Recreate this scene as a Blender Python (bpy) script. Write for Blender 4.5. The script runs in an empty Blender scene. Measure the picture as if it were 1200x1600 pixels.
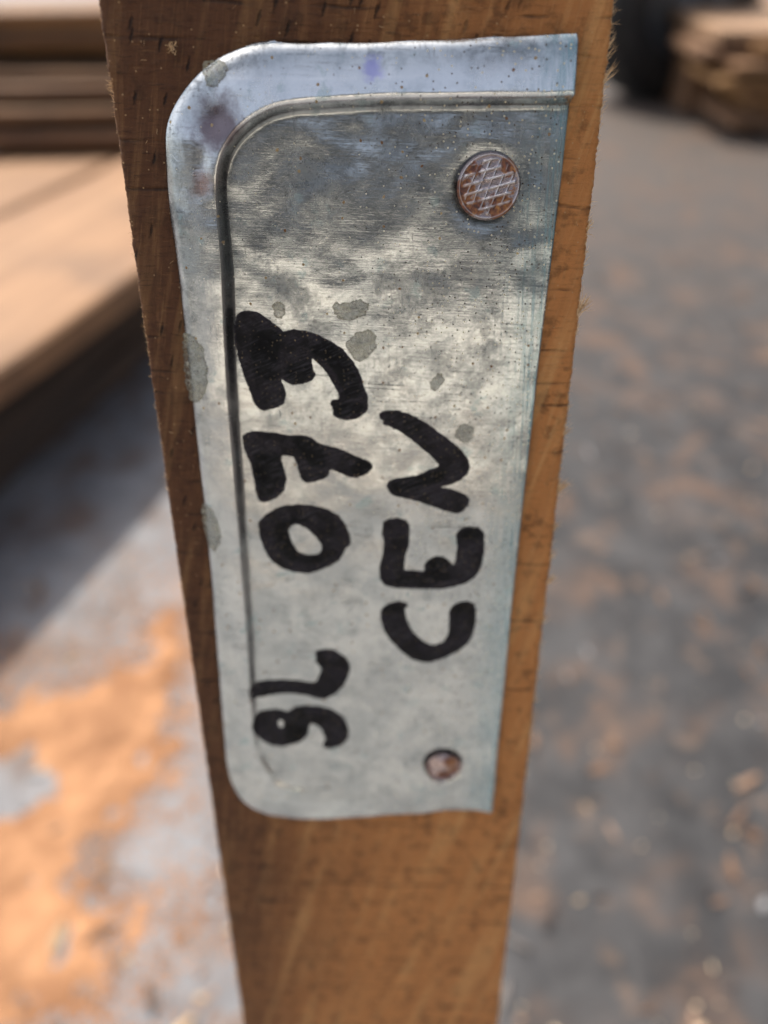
import bpy, bmesh, math, random
import numpy as np
from mathutils import Vector, Matrix, noise as mn
from mathutils.geometry import delaunay_2d_cdt
random.seed(7); rng = np.random.default_rng(7)
S = bpy.context.scene
C = S.collection
MM = 0.001

# ------------------------------------------------------------------ camera
EYE = Vector((0, 0, 0.75)); PITCH = math.radians(40)
cam = bpy.data.cameras.new('camera'); camo = bpy.data.objects.new('camera', cam); C.objects.link(camo)
camo.location = EYE; camo.rotation_euler = (math.radians(90) - PITCH, 0, 0)
cam.sensor_fit = 'VERTICAL'; cam.sensor_height = 36.0; cam.lens = 1155 / 1600 * 36
cam.clip_start = 0.005; cam.clip_end = 300
cam.dof.use_dof = True; cam.dof.focus_distance = 0.103; cam.dof.aperture_fstop = 8.2
S.camera = camo
# ------------------------------------------------------------------ sky and sun
SUN_EL, SUN_AZ = math.radians(57), math.radians(-38)        # high, beyond the post and to the left
w = bpy.data.worlds.new('World'); S.world = w; w.use_nodes = True
wn = w.node_tree; sky = wn.nodes.new('ShaderNodeTexSky'); sky.sky_type = 'NISHITA'; sky.sun_disc = False
sky.sun_elevation = SUN_EL; sky.sun_rotation = SUN_AZ; sky.air_density = 1.0; sky.dust_density = 5.0; sky.ozone_density = 0.4
bg = wn.nodes['Background']; hs = wn.nodes.new('ShaderNodeHueSaturation'); hs.inputs['Saturation'].default_value = .55; wn.links.new(sky.outputs[0], hs.inputs['Color']); wn.links.new(hs.outputs[0], bg.inputs[0]); bg.inputs[1].default_value = 0.15
sl = bpy.data.lights.new('sun', 'SUN'); sl.energy = 3.2; sl.angle = math.radians(0.53); sl.color = (1.0, .93, .82)
so = bpy.data.objects.new('sun', sl); C.objects.link(so)
sd = Vector((math.sin(SUN_AZ) * math.cos(SUN_EL), math.cos(SUN_AZ) * math.cos(SUN_EL), math.sin(SUN_EL)))
so.rotation_euler = (-sd).to_track_quat('-Z', 'Y').to_euler(); so.location = sd * 20
S.view_settings.view_transform = 'Standard'; S.view_settings.look = 'None'
S.view_settings.exposure = 0.62; S.view_settings.gamma = 1.0
S.cycles.use_denoising = True; S.cycles.max_bounces = 8; S.cycles.sample_clamp_indirect = 8
S.cycles.blur_glossy = 0.2

# ------------------------------------------------------------------ node helper
class Mat:
    def __init__(s, name):
        s.m = bpy.data.materials.new(name); s.m.use_nodes = True; s.t = s.m.node_tree
        s.b = s.t.nodes['Principled BSDF']
    def n(s, kind, **kw):
        x = s.t.nodes.new(kind)
        for k, v in kw.items(): setattr(x, k, v)
        return x
    def put(s, sock, v):
        if v is None: return
        if isinstance(v, bpy.types.NodeSocket): s.t.links.new(v, sock)
        elif isinstance(v, (tuple, list)):
            sock.default_value = tuple(v) + ((1,) if len(v) == 3 and sock.type == 'RGBA' else ())
        else: sock.default_value = v
    def coord(s, scale=1000., rot=0, stretch=(1, 1, 1)):
        c = s.n('ShaderNodeTexCoord'); m = s.n('ShaderNodeMapping'); m.vector_type = 'POINT'
        # rotate first (about z), then stretch
        r = s.n('ShaderNodeMapping'); r.inputs['Rotation'].default_value = (0, 0, rot)
        s.t.links.new(c.outputs['Object'], r.inputs[0])
        m.inputs['Scale'].default_value = tuple(scale * k for k in stretch)
        s.t.links.new(r.outputs[0], m.inputs[0]); return m.outputs[0]
    def sep(s, v):
        x = s.n('ShaderNodeSeparateXYZ'); s.t.links.new(v, x.inputs[0]); return x.outputs
    def noise(s, v, scale=1., detail=4., rough=.55, dist=0., seed=0., color=False):
        x = s.n('ShaderNodeTexNoise'); x.noise_dimensions = '4D'; x.inputs['W'].default_value = seed
        s.put(x.inputs['Vector'], v)
        for k, q in (('Scale', scale), ('Detail', detail), ('Roughness', rough), ('Distortion', dist)): x.inputs[k].default_value = q
        return x.outputs['Color' if color else 'Fac']
    def voro(s, v, scale=1., feature='F1', out='Distance', rand=1.):
        x = s.n('ShaderNodeTexVoronoi', feature=feature, voronoi_dimensions='2D'); s.put(x.inputs['Vector'], v)
        x.inputs['Scale'].default_value = scale; x.inputs['Randomness'].default_value = rand
        return x.outputs[out]
    def math(s, op, a, b=None, c=None, clamp=False):
        x = s.n('ShaderNodeMath', operation=op, use_clamp=clamp); s.put(x.inputs[0], a); s.put(x.inputs[1], b); s.put(x.inputs[2], c)
        return x.outputs[0]
    def step(s, v, lo, hi, a=0., b=1.):
        x = s.n('ShaderNodeMapRange', interpolation_type='SMOOTHSTEP'); s.put(x.inputs[0], v)
        for i, q in enumerate((lo, hi, a, b)): x.inputs[i + 1].default_value = q
        return x.outputs[0]
    def mix(s, f, a, b, mode='MIX'):
        x = s.n('ShaderNodeMix', data_type='RGBA', blend_type=mode); s.put(x.inputs[0], f); s.put(x.inputs[6], a); s.put(x.inputs[7], b)
        return x.outputs[2]
    def bump(s, h, dist, strength=1., prev=None):
        x = s.n('ShaderNodeBump'); s.put(x.inputs['Height'], h); x.inputs['Distance'].default_value = dist
        x.inputs['Strength'].default_value = strength
        if prev is not None: s.put(x.inputs['Normal'], prev)
        return x.outputs[0]
    def set(s, **kw):
        for k, v in kw.items(): s.put(s.b.inputs[k.replace('_', ' ')], v)
        return s.m

def mat_zinc():
    M = Mat('galvanised_zinc'); P = M.coord(); x, y, zz = M.sep(P)
    mul = lambda a, b: M.math('MULTIPLY', a, b)
    blot = M.noise(P, .13, 5, .6, .5, 3.); blot2 = M.noise(P, .42, 6, .7, .3, 9.)
    fine = M.noise(P, 2.2, 5, .75, 0, 1.)
    # rubbed hairlines in two directions, like a weave, coming and going in patches
    hx = M.noise(M.coord(1000, .05, (.13, 2.7, 1)), 1., 5, .75, 0, 2.)
    vx = M.noise(M.coord(1000, -.03, (2.9, .10, 1)), 1., 5, .75, 0, 5.)
    dx = M.noise(M.coord(1000, .9, (.09, 3.2, 1)), 1., 3, .6, 0, 6.)
    hs = M.step(hx, .53, .60); vs = M.step(vx, .535, .61); ds = M.step(dx, .66, .72)
    pa = M.step(M.noise(P, .15, 4, .65, .4, 12.), .44, .60); pb = M.step(M.noise(P, .19, 4, .65, .4, 13.), .46, .62)
    dark = M.math('MAXIMUM', mul(hs, M.math('MULTIPLY_ADD', pa, .8, .10)), mul(vs, M.math('MULTIPLY_ADD', pb, .7, .08)))
    dark = mul(dark, M.step(fine, .33, .60))
    col = M.mix(M.step(blot, .36, .66), (.56, .59, .60), (.76, .78, .77))
    col = M.mix(mul(M.step(blot2, .50, .64), .5), col, (.36, .395, .41))
    col = M.mix(mul(M.step(fine, .58, .74), .30), col, (.24, .25, .25))
    up = M.step(y, -14., 44.)
    reflect_smudge = mul(M.step(M.noise(P, .15, 6, .72, .25, 21.), .49, .62), up)  # dark reflection smudges painted on the upper panel
    col = M.mix(mul(reflect_smudge, .62), col, (.17, .185, .195))
    rub = mul(reflect_smudge, M.step(M.noise(M.coord(1000, .0, (.9, 1.1, 1)), 1., 6, .8, .1, 25.), .50, .62))  # darker mottle inside the painted reflection smudges
    col = M.mix(mul(rub, .6), col, (.10, .105, .11))
    col = M.mix(mul(dark, .9), col, (.11, .115, .115))
    lightv = mul(M.step(vx, .30, .40, 1, 0), M.step(x, -6., 14.))
    col = M.mix(mul(lightv, .6), col, (.97, .97, .94)); col = M.mix(mul(ds, .4), col, (.9, .9, .87))
    col = M.mix(mul(M.step(zz, 1.5, 2.6), M.step(y, 44., 60., .22, .85)), col, M.mix(M.step(blot2, .45, .65), (.96, .97, .98), (.80, .83, .85)))     # rims painted paler to carry a bright sky reflection
    # blue green film along the cut right edge, drawn out in vertical streaks
    xe = M.math('ADD', M.math('SUBTRACT', x, mul(y, .015)), M.math('MULTIPLY_ADD', vx, 12., -6.))
    edge = mul(M.step(xe, 15., 27.), M.math('MULTIPLY_ADD', M.step(vx, .38, .60), .7, .3))
    col = M.mix(mul(edge, .8), col, (.22, .40, .45))
    bl = mul(M.step(M.noise(P, .3, 4, .65, .2, 33.), .58, .68), .5)
    col = M.mix(bl, col, (.42, .55, .55))
    # a bruised purple stain near the pressed corner, and a rusty run beside it
    def spot(px, py, r0, r1, amp):
        q = M.n('ShaderNodeVectorMath', operation='DISTANCE'); M.put(q.inputs[0], P); q.inputs[1].default_value = (px, py, 2.5)
        return M.step(M.math('ADD', q.outputs['Value'], mul(M.math('SUBTRACT', blot2, .5), amp)), r0, r1, 1, 0)
    col = M.mix(mul(spot(-21.8, 57.6, 1.6, 4.6, 7.), .85), col, (.13, .075, .085))
    col = M.mix(mul(spot(-24.5, 50.6, .6, 2.4, 5.), .7), col, (.40, .20, .13))
    col = M.mix(mul(spot(-1.2, 64.2, .6, 2.0, 5.), .7), col, (.40, .38, .78))
    gap_shade = mul(M.n('ShaderNodeAttribute', attribute_name='gap_shade').outputs['Fac'], M.math('MULTIPLY_ADD', blot2, .9, .45))      # shade painted into the fold and round the nails
    col = M.mix(M.math('MULTIPLY', gap_shade, .88, clamp=True), col, (.035, .040, .040))
    # warm dust specks and pits, thicker towards the right
    dens = M.math('MULTIPLY_ADD', M.step(x, -18., 20.), .07, .08)
    vd = M.voro(P, 1.25); vc = M.sep(M.voro(P, 1.25, out='Color'))
    sp = mul(M.math('LESS_THAN', vd, dens), M.math('GREATER_THAN', vc[0], M.step(x, -10., 18., .90, .60)))
    vd2 = M.voro(P, .36); vc2 = M.sep(M.voro(P, .36, out='Color'))
    sp2 = mul(M.math('LESS_THAN', M.math('ADD', vd2, mul(fine, .20)), .165), M.math('GREATER_THAN', vc2[0], .80))
    dust = M.math('MAXIMUM', sp, sp2)
    col = M.mix(sp, col, M.mix(M.math('GREATER_THAN', vc[1], .45), (.10, .085, .07), (.74, .66, .48)))
    col = M.mix(sp2, col, M.mix(vc2[1], (.17, .075, .03), (.48, .36, .19)))
    met = M.math('SUBTRACT', M.math('SUBTRACT', .97, mul(dust, .9)), mul(M.math('MAXIMUM', edge, bl), .35))
    rough = M.math('ADD', mul(M.step(blot2, .4, .62), .07), M.math('MULTIPLY_ADD', dark, .18, .12))
    rough = M.math('ADD', rough, mul(M.math('MAXIMUM', dust, reflect_smudge), .12), clamp=True)
    nb = M.bump(M.noise(P, .075, 2, .5, .3, 40.), .0008, 1.); nb = M.bump(M.noise(P, .22, 3, .55, .3, 44.), .00008, 1., nb)
    nb = M.bump(M.noise(P, .5, 4, .6, .3, 41.), .00002, 1., nb)
    nb = M.bump(M.math('ADD', hx, vx), .000018, 1., nb)
    nb = M.bump(M.math('ADD', fine, dust), .000012, 1., nb)
    return M.set(Base_Color=col, Metallic=met, Roughness=rough, Normal=nb)

def mat_ink(name, thin, thick, gloss):
    M = Mat(name); P = M.coord(); at = M.n('ShaderNodeAttribute', attribute_name='rim').outputs['Fac']
    a = M.noise(P, .40, 4, .6, .6, 2.); st = M.noise(M.coord(1000, .5, (.35, 2.6, 1)), 1., 4, .65, 0, 4.)
    col = M.mix(M.step(a, .36, .62), thick, thin)
    col = M.mix(M.math('MULTIPLY', M.step(st, .50, .62), .7), col, thick)
    col = M.mix(M.math('MULTIPLY', M.step(M.math('ADD', at, M.math('MULTIPLY', a, .3)), .20, .42, 1, 0), .5), col, tuple(k * 1.6 + .004 for k in thin))
    dry = M.math('MULTIPLY', M.step(M.noise(M.coord(1000, -.4, (.3, 3.2, 1)), 1., 5, .75, 0, 9.), .48, .62), M.step(M.noise(P, .28, 3, .6, 0, 10.), .42, .54))
    col = M.mix(M.math('MULTIPLY', dry, .6), col, (.060, .055, .064))
    vd = M.voro(P, 1.5); vc = M.sep(M.voro(P, 1.5, out='Color'))
    sp = M.math('MULTIPLY', M.math('LESS_THAN', vd, M.math('MULTIPLY_ADD', vc[2], .08, .05)), M.math('GREATER_THAN', vc[0], .66))
    col = M.mix(sp, col, M.mix(vc[1], (.12, .09, .06), (.40, .29, .15)))
    nb = M.bump(M.noise(P, .5, 4, .6, 0, 41.), .00012, 1.); nb = M.bump(M.noise(P, 3, 4, .7), .00004, 1., nb)
    return M.set(Base_Color=col, Roughness=M.step(a, .35, .65, gloss + .2, gloss), Normal=nb, Specular_IOR_Level=.16)

def mat_drop():
    M = Mat('dried_splash'); P = M.coord(); at = M.n('ShaderNodeAttribute', attribute_name='rim').outputs['Fac']
    a = M.noise(P, 1.1, 5, .75, .5, 2.); b = M.noise(P, .5, 3, .6, .5, 7.)
    col = M.mix(M.step(a, .40, .60), (.20, .205, .18), (.50, .52, .48))
    col = M.mix(M.math('MULTIPLY', M.step(b, .45, .6), .4), col, (.40, .36, .22))
    rimk = M.step(M.math('ADD', at, M.math('MULTIPLY', a, .25)), .20, .40, 1, 0)
    col = M.mix(M.math('MULTIPLY', rimk, .45), col, (.20, .18, .14))
    vd = M.voro(P, .9); col = M.mix(M.math('LESS_THAN', vd, .10), col, (.12, .06, .035))
    return M.set(Base_Color=col, Metallic=.7, Roughness=.32, Alpha=M.math('ADD', M.math('MULTIPLY_ADD', M.step(a, .4, .62), .3, .38), M.math('MULTIPLY', rimk, .2), clamp=True), Normal=M.bump(a, .00010, 1.))

def mat_rust(name, patches, steel, seed):
    M = Mat(name); P = M.coord(); a = M.noise(P, .55, 4, .65, .4, seed); b = M.noise(P, 1.8, 5, .7, 0, 4.)
    ru = 0.
    for px, py, r in patches:
        q = M.n('ShaderNodeVectorMath', operation='DISTANCE'); M.put(q.inputs[0], P); q.inputs[1].default_value = (px, py, 0)
        k = M.step(M.math('ADD', q.outputs['Value'], M.math('MULTIPLY', M.math('SUBTRACT', a, .5), 4.5)), r * .85, r * 1.15, 1, 0)
        ru = M.math('MAXIMUM', ru, k)
    ru = M.math('MAXIMUM', ru, M.math('MULTIPLY', M.step(b, .58, .70), .5))
    hgt = M.n('ShaderNodeAttribute', attribute_name='rim').outputs['Fac']
    col = M.mix(b, steel, tuple(min(1, k * 1.9) for k in steel)); up = M.step(hgt, .03, .20)
    col = M.mix(M.math('MULTIPLY', up, .85), col, (.66, .63, .63))  # raised ridges painted brighter, standing for sky highlights
    rc = M.mix(M.step(a, .40, .60), M.mix(M.step(b, .4, .6), (.055, .014, .008), (.22, .055, .016)), M.mix(M.step(b, .4, .6), (.22, .06, .015), (.46, .20, .035)))
    ru = M.math('MULTIPLY', ru, M.math('MULTIPLY_ADD', up, -.5, .9))
    col = M.mix(ru, col, rc)
    return M.set(Base_Color=col, Metallic=M.math('SUBTRACT', .95, M.math('MULTIPLY', ru, .8)),
                 Roughness=M.math('MULTIPLY_ADD', ru, .12, .26), Normal=M.bump(b, .00009, 1.))

def mat_timber():
    M = Mat('rough_sawn_hardwood'); P = M.coord(); x, y, _ = M.sep(P)
    big = M.noise(P, .05, 4, .6, .3, 2.); med = M.noise(P, .35, 5, .65, .2, 4.); fine = M.noise(P, 2.6, 4, .7, 0, 5.)
    grain = M.noise(M.coord(1000, .13, (.55, .018, 1)), 1., 5, .62, .25, 1.)
    fibre = M.noise(M.coord(1000, .22, (2.6, .11, 1)), 1., 4, .65, .1, 8.)
    # darker on the left and at the top, paler to the right and below
    g = M.math('ADD', x, M.math('MULTIPLY_ADD', M.math('SUBTRACT', big, .5), 34., M.math('MULTIPLY', y, -.17)))
    g = M.math('ADD', g, M.math('MULTIPLY', M.math('SUBTRACT', grain, .5), 20.))
    col = M.mix(M.step(g, -30., 24.), (.122, .049, .021), (.62, .255, .080))
    col = M.mix(M.math('MULTIPLY', M.step(grain, .5, .72), .30), col, (.52, .27, .11))
    col = M.mix(M.math('MULTIPLY', M.step(fibre, .54, .70), M.step(g, -28., 4., .16, .5)), col, (.66, .37, .15))
    col = M.mix(M.math('MULTIPLY', M.step(med, .50, .66), .50), col, (.052, .023, .011))
    # saw lines across the board
    yy = M.math('ADD', y, M.math('MULTIPLY', x, .035))
    yw = M.math('ADD', yy, M.math('MULTIPLY', M.noise(P, .08, 2), 1.6))
    def line(period, w, seed):
        cv = M.n('ShaderNodeCombineXYZ'); M.put(cv.inputs[1], yw); cv.inputs[0].default_value = seed
        v = M.n('ShaderNodeTexVoronoi', feature='DISTANCE_TO_EDGE', voronoi_dimensions='1D'); M.put(v.inputs['W'], yw); v.inputs['Scale'].default_value = 1 / period
        return M.step(v.outputs['Distance'], 0., w / period, 1., 0.)
    brk = M.step(M.noise(M.coord(1000, 0, (.06, .35, 1)), 1., 4, .65, 0, 7.), .44, .60)
    s1 = M.math('MULTIPLY', line(6.1, .34, 1.), brk); s2 = M.math('MULTIPLY', line(2.4, .22, 3.), M.math('MULTIPLY', brk, .16))
    saw = M.math('MAXIMUM', s1, s2)
    col = M.mix(M.math('MULTIPLY', saw, .75), col, (.022, .011, .007))
    # open pores: short dark slits that lean to the right
    pv = M.coord(1000, .36, (1.15, .27, 1)); pd = M.voro(pv, .42); pc = M.sep(M.voro(pv, .42, out='Color'))
    pore = M.math('MULTIPLY', M.step(M.math('ADD', pd, M.math('MULTIPLY', fine, .34)), .18, .30, 1, 0), M.math('GREATER_THAN', pc[0], .45))
    pore = M.math('MULTIPLY', pore, M.step(M.math('ADD', g, M.math('MULTIPLY', big, 20.)), -10., 26., 1., .05))
    col = M.mix(M.math('MULTIPLY', pore, .85), col, (.012, .007, .005))
    vd = M.voro(P, .9); vc = M.sep(M.voro(P, .9, out='Color'))[0]
    sp = M.math('MULTIPLY', M.math('LESS_THAN', M.math('ADD', vd, M.math('MULTIPLY', fine, .2)), .20), M.math('GREATER_THAN', vc, .88))
    col = M.mix(M.math('MULTIPLY', sp, .6), col, (.62, .40, .20))
    h = M.math('SUBTRACT', M.math('ADD', M.math('MULTIPLY', fine, .16), M.math('MULTIPLY', fibre, .35)), M.math('ADD', M.math('MULTIPLY', saw, .8), M.math('MULTIPLY', pore, 1.1)))
    tear = M.noise(M.coord(1000, .0, (.30, 2.2, 1)), 1., 6, .78, .3, 17.)
    lng = M.noise(M.coord(1000, .27, (.34, .022, 1)), 1., 4, .6, .2, 27.)
    col = M.mix(M.math('MULTIPLY', M.step(lng, .50, .66), M.step(g, -24., 16., .12, .42)), col, (.82, .46, .18)); col = M.mix(M.math('MULTIPLY', M.step(lng, .50, .36), M.step(g, -24., 16., .08, .15)), col, (.26, .11, .04))
    col = M.mix(M.math('MULTIPLY', M.step(tear, .53, .64), M.step(g, -20., 20., .60, .22)), col, (.035, .016, .008))
    col = M.mix(M.math('MULTIPLY', M.step(tear, .44, .32), .22), col, (.55, .30, .12))
    h = M.math('ADD', h, M.math('MULTIPLY', tear, .9))
    nb = M.bump(med, .0007, 1.); nb = M.bump(h, .00055, 1., nb)
    return M.set(Base_Color=col, Roughness=.72, Normal=nb, Specular_IOR_Level=.3)

def mat_plank(name, light, dark, grey):
    M = Mat(name); oi = M.n('ShaderNodeObjectInfo').outputs['Random']
    c = M.n('ShaderNodeTexCoord').outputs['Object']
    mp = M.n('ShaderNodeMapping'); M.put(mp.inputs[0], c); mp.inputs['Scale'].default_value = (1.2, 34, 34)
    off = M.n('ShaderNodeCombineXYZ'); M.put(off.inputs[0], M.math('MULTIPLY', oi, 37.)); M.put(mp.inputs['Location'], off.outputs[0])
    g = M.noise(mp.outputs[0], 1., 5, .62, .4, 1.); b = M.noise(c, 6., 4, .6, .3, 3.)
    col = M.mix(M.step(g, .35, .66), dark, light)
    col = M.mix(M.math('MULTIPLY', M.step(b, .45, .68), .6), col, grey)
    hsv = M.n('ShaderNodeHueSaturation'); M.put(hsv.inputs['Color'], col); M.put(hsv.inputs['Value'], M.math('MULTIPLY_ADD', oi, .5, .75))
    return M.set(Base_Color=hsv.outputs[0], Roughness=.75, Normal=M.bump(g, .002, .6))

def mat_ground():
    M = Mat('dusty_concrete'); P = M.coord(1.); x, y, _ = M.sep(P)
    a = M.noise(P, 3.1, 6, .62, .3, 1.); b = M.noise(P, 14., 6, .65, .5, 2.); d = M.noise(P, 60., 5, .7, 0, 3.)
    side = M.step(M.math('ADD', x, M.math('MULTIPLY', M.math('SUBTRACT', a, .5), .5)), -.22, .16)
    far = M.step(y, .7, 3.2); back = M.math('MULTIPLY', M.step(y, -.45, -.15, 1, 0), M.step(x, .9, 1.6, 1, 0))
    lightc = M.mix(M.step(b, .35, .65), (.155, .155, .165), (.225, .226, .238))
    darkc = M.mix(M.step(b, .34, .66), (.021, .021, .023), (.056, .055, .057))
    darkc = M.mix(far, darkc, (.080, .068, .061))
    col = M.mix(side, lightc, darkc); col = M.mix(back, col, M.mix(b, (.17, .175, .175), (.26, .265, .26)))  # unseen ground behind the camera, given its own grey to shape plate reflections
    col = M.mix(M.math('MULTIPLY', M.step(M.noise(P, 9., 5, .62, .5, 8.), .48, .66), .72), col, (.12, .072, .048))
    col = M.mix(M.math('MULTIPLY', M.step(M.noise(P, 21., 5, .6, .5, 18.), .56, .70), .45), col, (.22, .14, .092))
    col = M.mix(M.math('MULTIPLY', M.step(d, .55, .75), .2), col, (.05, .05, .055))
    return M.set(Base_Color=col, Roughness=.65, Specular_IOR_Level=.35, Normal=M.bump(M.math('ADD', b, d), .003, .5))

def mat_plain(name, c1, c2, scale, rough=.7, metal=0., dist=.001):
    M = Mat(name); P = M.coord(1.); a = M.noise(P, scale, 5, .62, .3, 1.)
    return M.set(Base_Color=M.mix(M.step(a, .35, .65), c1, c2), Roughness=rough, Metallic=metal, Normal=M.bump(a, dist, .8))

# ------------------------------------------------------------------ object helpers
def link(name, me, mat=None, parent=None, loc=(0, 0, 0), rot=(0, 0, 0), smooth=True):
    o = bpy.data.objects.new(name, me); C.objects.link(o)
    if mat is not None and me is not None and not me.materials: me.materials.append(mat)
    o.parent = parent; o.location = loc; o.rotation_euler = rot
    if smooth and me is not None:
        for p in me.polygons: p.use_smooth = True
    return o
def pymesh(name, v, f):
    me = bpy.data.meshes.new(name); me.from_pydata([tuple(q) for q in v], [], [tuple(int(i) for i in q) for q in f]); me.update(); return me
def tag(o, label=None, cat=None, group=None, kind=None):
    for k, v in (('label', label), ('category', cat), ('group', group), ('kind', kind)):
        if v: o[k] = v
    return o
def seg_dist(P, poly):
    """distance of points to an open polyline, and the position along it (0..1)"""
    poly = np.asarray(poly, float); best = np.full(len(P), 1e9); at = np.zeros(len(P))
    L = np.r_[0, np.cumsum(np.hypot(*np.diff(poly, axis=0).T))]
    for i in range(len(poly) - 1):
        a, d = poly[i], poly[i + 1] - poly[i]; n2 = d @ d
        t = np.clip(((P - a) @ d) / n2, 0, 1); q = np.hypot(*(P - a - t[:, None] * d).T)
        m = q < best; best[m] = q[m]; at[m] = (L[i] + t[m] * (L[i + 1] - L[i])) / L[-1]
    return best, at
def inside(P, poly):
    poly = np.asarray(poly, float); r = np.zeros(len(P), bool); j = len(poly) - 1
    for i in range(len(poly)):
        (xi, yi), (xj, yj) = poly[i], poly[j]
        if yi != yj:
            r ^= ((yi > P[:, 1]) != (yj > P[:, 1])) & (P[:, 0] < (xj - xi) * (P[:, 1] - yi) / (yj - yi) + xi)
        j = i
    return r
def smooth_line(pts, n=160):
    p = np.asarray(pts, float); L = np.r_[0, np.cumsum(np.hypot(*np.diff(p, axis=0).T))]
    t = np.linspace(0, L[-1], n); q = np.c_[np.interp(t, L, p[:, 0]), np.interp(t, L, p[:, 1])]
    for _ in range(6): q[1:-1] = (q[:-2] + 2 * q[1:-1] + q[2:]) / 4
    return q
def fbm(x, y, s, seed=0, octaves=3):
    return mn.fractal(Vector((x * s + seed * 17.3, y * s - seed * 5.1, seed * 3.7)), 1.0, 2.0, octaves)

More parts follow.
